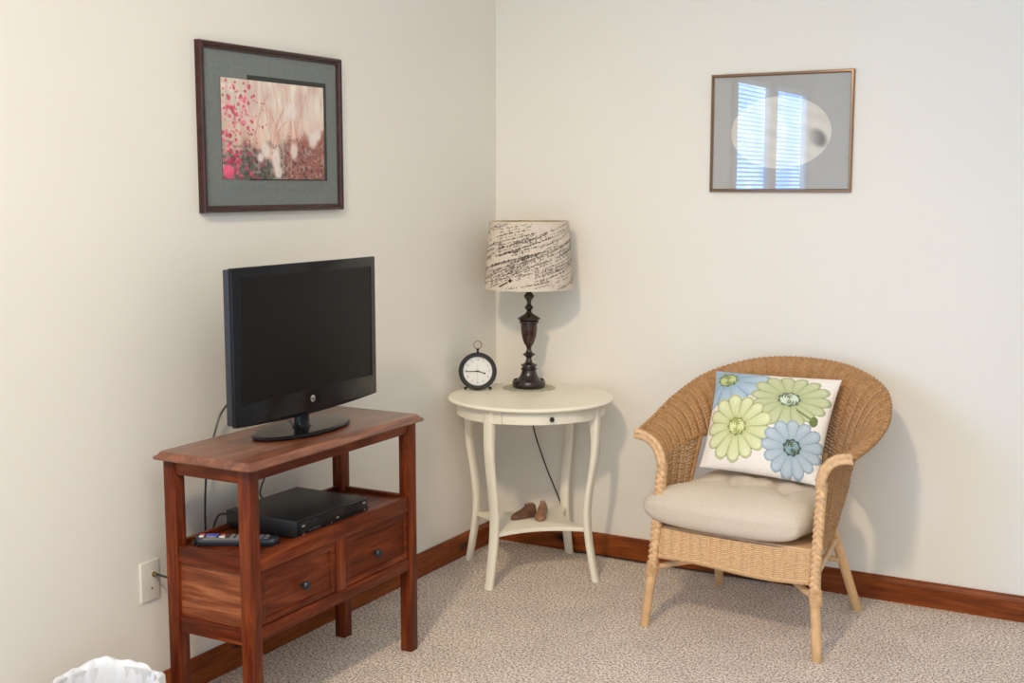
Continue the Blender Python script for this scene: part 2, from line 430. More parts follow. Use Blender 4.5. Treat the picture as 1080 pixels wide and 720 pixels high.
for a in (35, 145, 215, 325):
    th = math.radians(a)
    obj('rubber_foot', lathe([(0, 0), (.009, 0), (.009, .0035), (0, .0035)], 12, c=(-.03 + .07 * math.cos(th), -.008 + .16 * math.sin(th))), 'ivory', bs)
pw = smooth_path([(-.072, -.10, .20), (-.17, -.085, .13), (-.262, -.085, .06), (-.272, -.12, -.01), (-.27, -.165, -.13), (-.268, -.178, -.30), (-.25, -.175, -.31), (-.262, -.15, -.36), (-.268, -.1, -.42)], 8)
obj('power_cord', tube(pw, .0032, 8), 'cable', tv)
pw = smooth_path([(-.072, .10, .20), (-.2, .13, .0), (-.262, .125, -.15), (-.268, .075, -.24), (-.2, .055, -.262)], 8)
obj('video_cable', tube(pw, .0028, 8), 'cable', tv)

# ------------------------------------------------------------------ cable box
SH = .5035
dv = thing('cable_box', 'flat black cable box on the open shelf of the stand', 'cable box', (.265, -1.648, SH), 0)
bm = box(-.137, .128, -.163, .163, .004, .055, .003)
obj('case', bm, 'dvr_top', dv)
obj('front_panel', box(.128, .139, -.163, .163, .003, .053, .003), 'black_gloss', dv)
for sx in (-.11, .1):
    for sy in (-.13, .13): obj('foot', lathe([(0, 0), (.01, 0), (.011, .005), (0, .005)], 12, c=(sx, sy)), 'dark_plastic', dv)
obj('display_window', box(.1388, .1396, -.05, .03, .014, .034), 'screen', dv)
bm = bmesh.new()
for k in range(4): box(.1388, .1415, -.075 + .014 * k - .05, -.065 + .014 * k - .05, .018, .024, .001, bm)
obj('button', bm, 'dark_plastic', dv)
for y, zz, w_ in ((-.148, .040, .012), (-.148, .016, .012), (.142, .042, .014), (.146, .020, .007), (-.02, .02, .003), (.01, .028, .012)):
    q = obj('badge', box(.1388, .1398, y - w_ / 2, y + w_ / 2, zz - .0025, zz + .0025), 'silver', dv)
for k in range(3):
    bmx = smooth_path([(-.137, -.12 + .06 * k, .03), (-.165, -.125 + .05 * k, .028), (-.20, -.13 + .03 * k, -.02 - .03 * k), (-.232, -.12 + .03 * k, -.18)], 8) if k else \
        smooth_path([(-.137, -.14, .034), (-.165, -.146, .035), (-.185, -.15, .02), (-.205, -.16, -.05), (-.232, -.17, -.2)], 8)
    obj('rear_cable', tube(bmx, .003, 8), 'cable', dv)

# ------------------------------------------------------------------ remote control
rc = thing('remote_control', 'long black remote with coloured keys at the near end of the stand shelf', 'remote', (.272, -1.925, SH), math.radians(29))
bm = bmesh.new(); n = 24; rr = []
def rc_w(t): return .026 - .004 * math.sin(PI * t) if t < .9 else .026
for i in range(n + 1):
    t_ = i / n; x = -.118 + .236 * t_; hw = rc_w(t_) * min(1, ((min(t_, 1 - t_) / .06) + .02) ** .5 if min(t_, 1 - t_) < .06 else 1)
    h = .021 + .004 * (1 - t_)
    rr.append([bm.verts.new(p) for p in ((x, -hw * .8, .0), (x, -hw, .006), (x, -hw, h - .006), (x, -hw * .8, h), (x, hw * .8, h), (x, hw, h - .006), (x, hw, .006), (x, hw * .8, 0))])
for A, B in zip(rr, rr[1:]):
    for i in range(8): bm.faces.new((A[i], A[(i + 1) % 8], B[(i + 1) % 8], B[i]))
bm.faces.new(rr[0]); bm.faces.new(rr[-1][::-1])
obj('body', bm, 'dark_plastic', rc)
def key(x, y, sx, sy, m, lab=None):
    t_ = (x + .118) / .236; h = .021 + .004 * (1 - t_)
    q = obj('key', box(x - sx, x + sx, y - sy, y + sy, h - .002, h + .003, .0012), m, rc)
    if lab: q['label'] = lab
key(-.098, .008, .006, .006, 'red_key', 'red power key'); key(-.098, -.008, .006, .005, 'white_key')
key(-.070, .006, .017, .010, 'blue_key', 'blue keypad block'); key(-.070, -.012, .014, .004, 'grey_key')
key(-.040, .010, .006, .005, 'red_key', 'red key'); key(-.040, -.008, .008, .006, 'white_key')
for r_ in range(7):
    for c_ in range(3): key(-.012 + r_ * .016, -.013 + c_ * .013, .0052, .0042, 'grey_key')

# ------------------------------------------------------------------ wall plate, coax cable, loose cable
wp = thing('cable_outlet_plate', 'ivory wall plate with brass coax connector beside the stand leg', 'wall plate', (0, -1.998, .376))
bm = box(0, .0065, -.0365, .0365, -.0585, .0585, .003, seg=3)
obj('plate', bm, 'ivory', wp)
def xl(prof, y, z, mat, name, seg=12):
    b = lathe(prof, seg); bmesh.ops.rotate(b, matrix=Matrix.Rotation(PI / 2, 3, 'Y'), verts=b.verts)
    bmesh.ops.translate(b, vec=(0, y, z), verts=b.verts); return obj(name, b, mat, wp)
xl([(0, .006), (.0075, .006), (.0075, .009), (.0048, .009), (.0048, .020), (0, .020)], .012, .018, 'brass', 'coax_connector', 6)
xl([(0, .006), (.0035, .006), (.003, .008), (0, .008)], .004, -.022, 'brass', 'screw')
xl([(0, .006), (.003, .006), (.0025, .0075), (0, .0075)], .0, .045, 'ivory', 'screw')
cx = tag(obj('coax_cable', tube(smooth_path([(.020, -1.986, .394), (.034, -1.984, .393), (.058, -1.965, .383), (.080, -1.93, .372), (.075, -1.88, .40), (.05, -1.845, .42), (.05, -1.84, .43)], 8), .0035, 8), 'cable'),
         'thin black coax cable screwed into the ivory wall plate', 'cable')
tag(obj('loose_cable', tube(smooth_path([(.135, -1.935, .5075), (.15, -2.0, .513), (.165, -1.985, .509), (.176, -1.962, .509), (.19, -1.945, .508)][0:1] + [(.15, -1.965, .5075), (.168, -1.992, .5078)], 6), .0042, 8), 'cable'),
    'short black cable end lying against the remote on the stand shelf', 'cable')

# ------------------------------------------------------------------ round side table
TX, TY, TT = .345, -.330, .700
tb = thing('side_table', 'round cream white side table with bowed legs standing in the corner', 'table', (TX, TY, 0))
obj('tabletop', lathe([(0, .681), (.300, .681), (.310, .682), (.318, .686), (.3205, .691), (.318, .696), (.312, .6995), (.306, .700), (0, .700)], 96), 'white_paint', tb)
RA = .288
ap = bmesh.new(); rr = []
for i in range(81):
    th = math.radians(-18.1 + (360 - 65.3) * i / 80)
    rr.append([ap.verts.new((r_ * math.cos(th), r_ * math.sin(th), z)) for r_, z in ((RA - .014, .634), (RA, .634), (RA, .681), (RA - .014, .681))])
for A, B in zip(rr, rr[1:]):
    for i in range(4): ap.faces.new((A[i], A[(i + 1) % 4], B[(i + 1) % 4], B[i]))
ap.faces.new(rr[0]); ap.faces.new(rr[-1][::-1])
obj('apron', ap, 'white_paint', tb)
LEGA = [math.radians(a) for a in (-95, 0, 84, 180)]
prof = [(.681, .2925, .034), (.64, .2925, .034), (.61, .293, .034), (.56, .2925, .027), (.50, .288, .022), (.44, .279, .020), (.38, .268, .019), (.32, .259, .019), (.26, .2545, .020), (.20, .258, .020), (.14, .266, .020), (.07, .279, .020), (0, .294, .021)]
zs = np.array([p[0] for p in prof][::-1]); ro = np.array([p[1] for p in prof][::-1]); tk = np.array([p[2] for p in prof][::-1])
for a in LEGA:
    bm = bmesh.new(); rr = []
    for z in np.linspace(0, .681, 40):
        r1 = float(np.interp(z, zs, ro)); r0 = r1 - float(np.interp(z, zs, tk)); hw = .0185 - .003 * min(1, max(0, (.3 - z) / .3)); b_ = .0025
        pts = [(r0, -hw + b_), (r0 + b_, -hw), (r1 - b_, -hw), (r1, -hw + b_), (r1, hw - b_), (r1 - b_, hw), (r0 + b_, hw), (r0, hw - b_)]
        rr.append([bm.verts.new((p[0] * math.cos(a) - p[1] * math.sin(a), p[0] * math.sin(a) + p[1] * math.cos(a), z)) for p in pts])
    for A, B in zip(rr, rr[1:]):
        for i in range(8): bm.faces.new((A[i], A[(i + 1) % 8], B[(i + 1) % 8], B[i]))
    bm.faces.new(rr[0][::-1]); bm.faces.new(rr[-1])
    obj('leg', bm, 'white_paint', tb, 50)
# lower shelf with four hollowed sides
pts = []
for k in range(4):
    a0 = LEGA[k]; a1 = LEGA[(k + 1) % 4]
    if a1 < a0: a1 += 2 * PI
    p0 = Vector((.252 * math.cos(a0), .252 * math.sin(a0))); p1 = Vector((.252 * math.cos(a1), .252 * math.sin(a1)))
    tg = (p1 - p0).normalized(); inw = -(p0 + p1).normalized(); p0 = p0 + tg * .014; p1 = p1 - tg * .014
    for i in range(25):
        f = i / 24; q = p0.lerp(p1, f) + inw * (.046 * 4 * f * (1 - f)); pts.append((q.x, q.y))
obj('shelf', prism(pts, .190, .206, 'z', .002), 'white_paint', tb)
# drawer: curved front between two legs
bm = bmesh.new(); d0, d1 = math.radians(-83.0), math.radians(-18.5); rr = []
for i in range(25):
    th = d0 + (d1 - d0) * i / 24
    rr.append([bm.verts.new((r_ * math.cos(th), r_ * math.sin(th), z)) for r_, z in ((RA - .02, .635), (RA - .001, .635), (RA + .0005, .6365), (RA + .0005, .676), (RA - .001, .6775), (RA - .02, .6775))])
for A, B in zip(rr, rr[1:]):
    for i in range(6): bm.faces.new((A[i], A[(i + 1) % 6], B[(i + 1) % 6], B[i]))
bm.faces.new(rr[0]); bm.faces.new(rr[-1][::-1])
dr = obj('drawer', bm, 'white_paint', tb)
kb = lathe([(0, 0), (.004, 0), (.004, .008), (.0085, .012), (.0095, .016), (.007, .021), (0, .022)], 16)
bmesh.ops.rotate(kb, matrix=Matrix.Rotation(PI / 2, 3, 'Y'), verts=kb.verts)
bmesh.ops.translate(kb, vec=(RA + .003, 0, .658), verts=kb.verts)
bmesh.ops.rotate(kb, matrix=Matrix.Rotation(math.radians(-47), 3, 'Z'), verts=kb.verts)
k = obj('knob', kb, 'clock_black', dr); k['label'] = 'small black round drawer knob'

# ------------------------------------------------------------------ doily and lamp
LX, LY = .262, -.193
bm = bmesh.new(); ri, ro_ = [], []
n = 96
c0 = bm.verts.new((0, 0, .0035)); cb = bm.verts.new((0, 0, .0004))
R1 = [bm.verts.new(((.103 + .004 * abs(math.sin(i * PI / 6))) * math.cos(2 * PI * i / n), (.103 + .004 * abs(math.sin(i * PI / 6))) * math.sin(2 * PI * i / n), .0028)) for i in range(n)]
R2 = [bm.verts.new((v.co.x, v.co.y, .0004)) for v in R1]
for i in range(n):
    j = (i + 1) % n; bm.faces.new((c0, R1[i], R1[j])); bm.faces.new((R1[i], R2[i], R2[j], R1[j])); bm.faces.new((cb, R2[j], R2[i]))
tag(obj('doily', bm, 'doily', None, 20, (LX, LY, TT)), 'sage green scalloped doily under the lamp on the cream table', 'doily')

lp = thing('table_lamp', 'dark turned table lamp with handwriting print shade on the cream table', 'lamp', (LX, LY, TT + .0035))
def P6(seq): return [(h / 6 / 266, 1.103 - (yc / 6 - 3) * .0038 - TT - .0035) for yc, h in seq]
base = [(0, 0.0), (.060, .0), (.064, .003), (.0665, .010), (.0665, .022), (.063, .029), (.060, .032)]
base += P6([(620, 95), (607, 84), (595, 73), (580, 60), (566, 53), (548, 47), (538, 46)]) + P6([(533, 53), (527, 53), (523, 44), (516, 41), (510, 52), (503, 50), (496, 33), (488, 23), (470, 18), (460, 17)]) + P6([(450, 26), (442, 38), (436, 39), (430, 26), (420, 18), (408, 15), (400, 15), (394, 18)])
obj('base', lathe(base + [(0, base[-1][1])], 40), 'lamp_dark', lp)
urn = P6([(394, 16), (385, 21), (372, 30), (350, 39), (325, 46), (300, 50), (275, 52), (245, 52)])
u_ = obj('urn', lathe([(0, urn[0][1])] + urn + [(0, urn[-1][1])], 40), 'lamp_red', lp); u_['label'] = 'dark red wooden urn section'
col = P6([(245, 53), (240, 61), (228, 61), (223, 55), (219, 70), (212, 73), (205, 66), (195, 48), (182, 26), (172, 17), (164, 14), (156, 19), (147, 28), (141, 28), (133, 20), (122, 14), (108, 13), (92, 20), (80, 30), (70, 33), (60, 25), (52, 19), (40, 13), (10, 12)])
obj('column', lathe([(0, col[0][1])] + col + [(0, col[-1][1])], 40), 'lamp_dark', lp)
zb, zt = 1.1005 - TT - .0035, 1.365 - TT - .0035; rb_, rt_ = .1765, .156
sh = lathe([(rb_ - .0015, zb), (rb_, zb), (rb_ + .0004, zb + .004), (rt_ + .0004, zt - .004), (rt_, zt), (rt_ - .0015, zt), (rb_ - .0015, zb)], 96)
shade = obj('shade', sh, 'linen_shade', lp)
bm = bmesh.new()
tube([(0, 0, P6([(10, 0)])[0][1] - .002), (0, 0, zb + .05)], .006, 10, bm)
tube([(0, 0, zb + .05), (0, 0, zb + .11)], .015, 14, bm)
obj('socket', bm, 'brass', lp)
bm = lathe([(0, zb + .11), (.013, zb + .11), (.016, zb + .125), (.028, zb + .155), (.030, zb + .17), (.024, zb + .19), (.010, zb + .199), (0, zb + .2)], 20)
obj('bulb', bm, 'white_key', lp)
bm = bmesh.new()
tube([(.156 * math.cos(2 * PI * i / 48) * .985, .156 * math.sin(2 * PI * i / 48) * .985, zt - .004) for i in range(48)], .0018, 6, bm, True)
for a in (0, 120, 240):
    th = math.radians(a); tube([(.013 * math.cos(th), .013 * math.sin(th), zb + .112), (.05 * math.cos(th), .05 * math.sin(th), zt - .03), (.153 * math.cos(th), .153 * math.sin(th), zt - .004)], .0016, 6, bm)
obj('harp', bm, 'brass', lp)
# illegible running script printed on the shade
def shade_pt(s, z):
    f = (z - zb) / (zt - zb); r_ = rb_ + (rt_ - rb_) * f + .0011; th = s / .1665
    return Vector((r_ * math.cos(th), r_ * math.sin(th), z))
wr = bmesh.new(); rnd = random.Random(11)
def ribbon(pts, wd):
    prev = None; n_ = len(pts)
    for i in range(n_):
        s, z = pts[i]
        a = pts[max(0, i - 1)]; b = pts[min(n_ - 1, i + 1)]
        dx, dz = b[0] - a[0], b[1] - a[1]; l = math.hypot(dx, dz) or 1
        w_ = wd * (.45 + .75 * abs(dz) / l)
        nx, nz = -dz / l * w_ / 2, dx / l * w_ / 2
        if not (zb + .005 < z < zt - .005): prev = None; continue
        cur = (wr.verts.new(shade_pt(s + nx, z + nz)), wr.verts.new(shade_pt(s - nx, z - nz)))
        if prev: wr.faces.new((prev[0], cur[0], cur[1], prev[1]))
        prev = cur
CIRC = 2 * PI * .1665
def script_line(s0, z0_, length, slope, h, wd, gap=.18):
    s = 0
    while s < length:
        nl = rnd.randint(2, 9); pts = []
        ph = 0
        for k in range(nl):
            up = rnd.random() < .2; dn = rnd.random() < .14
            hh = h * (rnd.uniform(1.6, 2.3) if up else rnd.uniform(.55, .95)); lw = h * rnd.uniform(.65, 1.0); lo = -h * rnd.uniform(.8, 1.2) if dn else 0
            lean = .35 if rnd.random() < .9 else .1
            for q in range(7):
                f = q / 7; y = lo * max(0, -math.sin(2 * PI * f)) + hh * max(0, math.sin(2 * PI * f)) ** .8
                x = s + lw * f + h * .35 * math.sin(4 * PI * f) * .5 + lean * y
                pts.append((x, y))
            s += lw
        c, sn = math.cos(slope), math.sin(slope)
        ribbon([(s0 + x * c - y * sn, z0_ + x * sn + y * c) for x, y in pts], wd)
        s += h * rnd.uniform(.8, 1.8)
        if rnd.random() < gap: s += h * rnd.uniform(2, 7)
sl = math.radians(15)
for k in range(80):                                                # long slanting lines around the shade
    h = rnd.choice((.0028, .0032, .0037)); a = sl + rnd.uniform(-.09, .09)
    script_line(rnd.uniform(0, CIRC), zb - .03 + (k % 17) * .0175 + rnd.uniform(-.004, .004), rnd.uniform(.18, .42), a, h, rnd.uniform(.0006, .0010))
front = math.atan2(-.88, .475) * .1665
for k in range(9): script_line(front - .13, zt - .030 - k * .0125, rnd.uniform(.10, .2), math.radians(9 + k), .0031, .0008)
for k in range(12): script_line(front - .06 + rnd.uniform(-.02, .02), zb + .05 + k * .012, rnd.uniform(.07, .14), math.radians(20 + rnd.uniform(-8, 6)), .0036, .0010, .05)
for k in range(10): script_line(front + .02, zb + .012 + k * .0125, .24, math.radians(13 + k * .6), .0030, .0008)
for k in range(6): script_line(front - .17, zb + .008 + k * .011, .16, math.radians(22), .0038, .0012)
for q in range(14):                                                # flourishes, blots and pen strokes
    s_, z_ = (front + rnd.uniform(-.16, .16), zb + rnd.uniform(.02, .2)) if q < 8 else (rnd.uniform(0, CIRC), zb + rnd.uniform(.02, .24))
    r_ = rnd.uniform(.008, .02)
    ribbon([(s_ + r_ * (1 + .1 * i / 20) * math.cos(i / 20 * 2 * PI * 1.6), z_ + r_ * .8 * math.sin(i / 20 * 2 * PI * 1.6)) for i in range(36)], .0009)
ribbon([(front - .118 + i * .0045, zb + .016 + i * .0022) for i in range(9)], .007)
ribbon([(front - .075, zb + .036), (front - .071, zb + .041), (front - .067, zb + .045)], .012)
for q in range(10): ribbon([(front + rnd.uniform(-.15, .15) + i * .003, zb + .012 + q * .001 + i * .001) for i in range(5)], .0022)
o_ = obj('shade_lettering', wr, 'ink', shade, 0); o_['label'] = 'brown black handwriting print'
pc = smooth_path([(.0, .066, .008), (-.03, .115, .006), (-.062, .148, .006), (-.0685, .158, -.02), (-.068, .16, -.18), (-.010, .16, -.345), (.066, .16, -.51), (.075, .16, -.60), (.1, .162, -.694), (.2, .160, -.6965), (.38, .155, -.6965), (.6, .157, -.6965), (.95, .160, -.6965)], 8)
obj('power_cord', tube(pc, .0029, 8), 'cable', lp)

# ------------------------------------------------------------------ clock
ck = thing('clock', 'small black round alarm clock with ring on top standing on the cream table', 'clock', (.107, -.331, TT + .0005), math.radians(-61))
# local: +x faces the room, y runs along the dial, z up
CZ = .0765
def disc_x(prof, seg=48):
    b = lathe([(r_, d) for d, r_ in prof], seg); bmesh.ops.rotate(b, matrix=Matrix.Rotation(PI / 2, 3, 'Y'), verts=b.verts)
    bmesh.ops.translate(b, vec=(0, 0, CZ), verts=b.verts); return b
obj('case', disc_x([(-.030, 0), (-.030, .050), (-.026, .060), (-.02, .063), (.006, .069), (.012, .0745), (.017, .0752), (.021, .071), (.021, .0585), (.012, .0575), (.012, 0)]), 'clock_black', ck)
obj('dial', disc_x([(.0122, 0), (.0122, .0572), (.0135, .0572), (.0135, 0)]), 'clock_white', ck)
def text_mesh(body, size):
    cu = bpy.data.curves.new('t', 'FONT'); cu.body = body; cu.size = size; cu.align_x = 'CENTER'; cu.align_y = 'CENTER'; cu.extrude = .0002
    o = bpy.data.objects.new('t', cu); COL.objects.link(o); dg = bpy.context.evaluated_depsgraph_get()
    me = bpy.data.meshes.new_from_object(o.evaluated_get(dg)); bpy.data.objects.remove(o); bpy.data.curves.remove(cu); return me
nb = bmesh.new()
for h in range(1, 13):
    a = math.radians(90 - 30 * h); me = text_mesh(str(h), .0125); t = bmesh.new(); t.from_mesh(me); bpy.data.meshes.remove(me)
    for v in t.verts:
        x, y, z = v.co; v.co = (.0138 + z, .045 * math.cos(a) + x, CZ + .045 * math.sin(a) + y)
    merge(nb, t)
obj('numeral_lettering', nb, 'clock_grey', ck, 0)
def hand(ang, l0, l1, w_, x, mat, name):
    b = box(x, x + .0008, -w_, w_, -l0, l1); bmesh.ops.rotate(b, matrix=Matrix.Rotation(-math.radians(ang), 3, 'X'), verts=b.verts)
    # positive angle turns clockwise for a viewer on +x
    bmesh.ops.translate(b, vec=(0, 0, CZ), verts=b.verts); return obj(name, b, mat, ck, 0)
hand(-92, .008, .048, .0014, .0155, 'clock_black', 'minute_hand')
hh_ = hand(107, .008, .026, .0016, .0147, 'clock_black', 'hour_hand')
hand(180, .030, .050, .0004, .0163, 'clock_grey', 'second_hand')
sp_ = bmesh.new(); bmesh.ops.create_uvsphere(sp_, u_segments=10, v_segments=6, radius=.0035)
tip = math.radians(107); bmesh.ops.translate(sp_, vec=(.0151, .029 * math.sin(tip), CZ + .029 * math.cos(tip)), verts=sp_.verts); bmesh.ops.scale(sp_, vec=(1, 1, 1), verts=sp_.verts)
obj('hand_tip', sp_, 'clock_black', hh_)
obj('hub', disc_x([(.0132, 0), (.0132, .003), (.0175, .003), (.0175, 0)], 16), 'clock_black', ck)
for s in (-1, 1):
    bm = tube([(-.002, s * .036, .017), (-.002, s * .047, .007)], .0035, 8)
    u = bmesh.new(); bmesh.ops.create_uvsphere(u, u_segments=14, v_segments=8, radius=.006); bmesh.ops.translate(u, vec=(-.002, s * .0495, .006), verts=u.verts); merge(bm, u)
    obj('foot', bm, 'clock_black', ck)
obj('foot', box(-.026, .004, -.014, .014, .0003, .011, .003), 'clock_black', ck)
bm = lathe([(0, .143), (.007, .1445), (.006, .150), (.0036, .154), (.0045, .159), (.006, .162), (.004, .165), (0, .166)], 14)
obj('stem', bm, 'clock_black', ck)
obj('ring', tube([(-.0, .0155 * math.sin(2 * PI * i / 32),   .1795 + .0155 * math.cos(2 * PI * i / 32)) for i in range(32)], .0016, 8, None, True), 'bronze', ck)

# ------------------------------------------------------------------ two carved wooden shoes on the lower shelf
def shoe(name, label, loc, rz, m, L=.088, s=1.0):
    o = thing(name, label, 'shoe form', loc, rz, 'carved shoes on the table shelf')
    bm = bmesh.new(); rr = []; n = 22; k = 20
    for i in range(n + 1):
        t_ = i / n                                                 # 0 heel .. 1 toe
        x = (t_ - .5) * L
        hw = float(np.interp(t_, [0, .04, .12, .3, .5, .72, .88, .96, 1], [.004, .011, .0145, .0155, .0165, .0195, .0165, .009, .002])) * s
        h = float(np.interp(t_, [0, .04, .12, .22, .34, .44, .56, .72, .88, .96, 1], [.028, .043, .0505, .0505, .0475, .040, .0325, .0255, .018, .012, .005])) * s
        ring = []
        for j in range(k):
            th = 2 * PI * j / k; cy, cz = math.cos(th), math.sin(th)
            yy = hw * math.copysign(abs(cy) ** .75, cy) * (1 - .30 * max(0, cz) * (h / .05))
            zz = h / 2 + h / 2 * math.copysign(abs(cz) ** .8, cz)
            ring.append(bm.verts.new((x, yy, zz)))
        rr.append(ring)
    for A, B in zip(rr, rr[1:]):
        for j in range(k): bm.faces.new((A[j], A[(j + 1) % k], B[(j + 1) % k], B[j]))
    bm.faces.new(rr[0][::-1]); bm.faces.new(rr[-1])
    obj('body', bm, m, o, 60)
    b = lathe([(0, 0), (1, 0), (.95, .0022), (.8, .0022), (.76, .0008), (0, .0006)], 20)
    for v in b.verts: v.co = (-.026 + v.co.x * .0135, v.co.y * .0085 * s, .0495 * s + v.co.z)
    c = obj('opening_rim', b, 'shoe_in', o); c['label'] = 'pale worn rim at the heel top'
    obj('instep_step', box(-.013, -.008, -.0075 * s, .0075 * s, .040 * s, .0492 * s, .002), m, o)
    return o
SHZ = .2063
shoe('wooden_shoe', 'darker carved wooden shoe turned sideways on the cream table shelf', (.315, -.333, SHZ), math.radians(-122), 'shoe_dark', .112, 1.15)
shoe('wooden_shoe', 'lighter carved wooden shoe pointing its toe at the room on the table shelf', (.378, -.300, SHZ), math.radians(-72), 'shoe_light', .105, 1.22)

# ------------------------------------------------------------------ framed pictures
pl = thing('framed_painting', 'framed pink flower painting with grey green mat above the television', 'picture', (0, -1.4105, 1.672))
hw, hh, dp = .3365, .2505, .026
def frame_x(name, hw, hh, wd, d0, d1, mat, parent, axis):
    prof_ = [(0, d0), (0, d1 - .006), (.003, d1 - .001), (.008, d1), (wd * .55, d1 - .002), (wd * .7, d1 - .007), (wd, d1 - .010), (wd, d0)]
    bm = bmesh.new(); rg = []
    for i_, d in prof_:
        cs = [(-hw + i_, -hh + i_), (hw - i_, -hh + i_), (hw - i_, hh - i_), (-hw + i_, hh - i_)]
        rg.append([bm.verts.new((d, c[0], c[1]) if axis == 'x' else (c[0], -d, c[1])) for c in cs])
    for A, B in zip(rg, rg[1:] + rg[:1]):
        for i in range(4): bm.faces.new((A[i], A[(i + 1) % 4], B[(i + 1) % 4], B[i]))
    return obj(name, bm, mat, parent, 20)
frame_x('frame', hw, hh, .021, 0, dp, 'frame_dark', pl, 'x')
obj('mat_board', box(.003, .012, -hw + .015, hw - .015, -hh + .015, hh - .015), 'mat_green', pl, 0)
a0, a1, b0, b1 = -.2465, .2445, -.1495, .150
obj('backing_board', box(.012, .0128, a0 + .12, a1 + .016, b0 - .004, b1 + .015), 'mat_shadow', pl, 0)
# the painting: strokes laid down on a fine grid of colour
Hn, Wn = 150, 245
yy, xx = np.mgrid[0:Hn, 0:Wn]; X = xx / (Wn - 1); Yv = 1 - yy / (Hn - 1)          # X right, Yv up
rs = np.random.RandomState(5)
def vnoise(gx, gy):
    g = rs.rand(gy + 2, gx + 2); fx = X * gx; fy = (1 - Yv) * gy; ix = fx.astype(int); iy = fy.astype(int); tx = fx - ix; ty = fy - iy
    tx = tx * tx * (3 - 2 * tx); ty = ty * ty * (3 - 2 * ty)
    return (g[iy, ix] * (1 - tx) + g[iy, ix + 1] * tx) * (1 - ty) + (g[iy + 1, ix] * (1 - tx) + g[iy + 1, ix + 1] * tx) * ty
img = np.zeros((Hn, Wn, 3))
top = np.array([226, 205, 190.]); mid = np.array([222, 178, 160.])
img[:] = top + (mid - top) * np.clip((.75 - Yv) / .5, 0, 1)[..., None]
img += (vnoise(40, 5)[..., None] - .5) * np.array([20, 34, 34])
img += (vnoise(9, 7)[..., None] - .5) * np.array([16, 26, 22])
def blend(mask, colr):
    global img
    m = np.clip(mask, 0, 1)[..., None]; img = img * (1 - m) + np.array(colr, float) * m
blend((.30 - X) / .25 * .6 * (vnoise(12, 10) > .3), (200, 190, 168))
blend(np.clip((.47 - Yv + .35 * (vnoise(9, 6) - .5) - .35 * np.clip((.45 - X), 0, 1)) / .12, 0, 1) * (X > .58) * .9, (150, 92, 82))
dk = np.clip((.34 - Yv + .25 * (vnoise(14, 8) - .5)) / .12, 0, 1) * np.clip((.62 - X) / .1, 0, 1)
blend(dk * .9, (88, 84, 76))
n_a, n_b = vnoise(60, 40), vnoise(45, 30); rag = .16 * (vnoise(11, 9) - .5) + .10 * (vnoise(30, 22) - .5); Yr = Yv + rag
blend(((n_a > .68) & (Yr < .36)) * .6, (55, 52, 50)); blend(((n_b > .7) & (Yr < .38)) * .5, (190, 172, 160))
blend(((n_a < .28) & (Yr < .42) & (X > .62)) * .6, (112, 52, 52)); blend(((n_b < .3) & (Yr < .4) & (X > .6)) * .45, (186, 128, 112))
def blot(cx, cy, rx, ry, colr, a=.9, soft=.35):
    d = np.sqrt(((X - cx) / rx) ** 2 + ((Yv - cy) / ry) ** 2); blend(np.clip((1 - d) / soft, 0, 1) * a, colr)
for k in range(46): # upward pale branches
    x0 = rs.uniform(.25, .95); y0 = rs.uniform(.3, .5); x1 = x0 + rs.uniform(-.14, .14); y1 = rs.uniform(.6, 1)
    for q in range(30):
        f = q / 29; blot(x0 + (x1 - x0) * f ** 1.4, y0 + (y1 - y0) * f, .006, .018, (232, 212, 200) if k % 3 else (206, 140, 122), .35)
for k in range(150):
    cx = abs(rs.normal(0, .15)); cy = rs.uniform(.0, .98); r_ = rs.uniform(.008, .022)
    blot(cx, cy, r_, r_ * 1.5, [(214, 70, 104), (226, 110, 132), (200, 52, 84), (240, 160, 168)][k % 4], .85)
for k in range(40):
    cx = rs.uniform(.1, .5); cy = rs.uniform(.35, .9); blot(cx, cy, .007, .011, [(196, 70, 88), (150, 60, 66)][k % 2], .8)
for k in range(60):
    cx = rs.uniform(.08, .42); cy = rs.uniform(0, .32); r_ = rs.uniform(.01, .028); blot(cx, cy, r_, r_ * 1.3, [(60, 62, 60), (120, 116, 104), (176, 60, 96), (84, 78, 70)][k % 4], .75)
for cx, cy, rx, ry in ((.40, .30, .055, .10), (.50, .20, .055, .17), (.52, .07, .05, .09), (.68, .30, .05, .12), (.88, .42, .06, .11), (.93, .48, .05, .08), (.35, .22, .04, .06), (.66, .72, .08, .12)):
    blot(cx, cy, rx, ry, (238, 222, 214), .9, .5)
blot(.05, .08, .06, .08, (236, 96, 130), .9); blot(.06, .02, .04, .04, (224, 80, 120), .9)
img = np.clip(img + rs.normal(0, 6, img.shape), 10, 240) * 1.03
me = grid_mesh('painting', np.full((Hn, Wn), .0142), a0 + X * (a1 - a0), b0 + Yv * (b1 - b0)); colorize(me, lin(img))
me.flip_normals()
art = mobj('painting', me, 'art', pl, 0)
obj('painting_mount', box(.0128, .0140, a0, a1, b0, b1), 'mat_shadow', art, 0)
obj('glass', box(.0185, .0188, -hw + .016, hw - .016, -hh + .016, hh - .016), 'matte_glass', pl, 0)

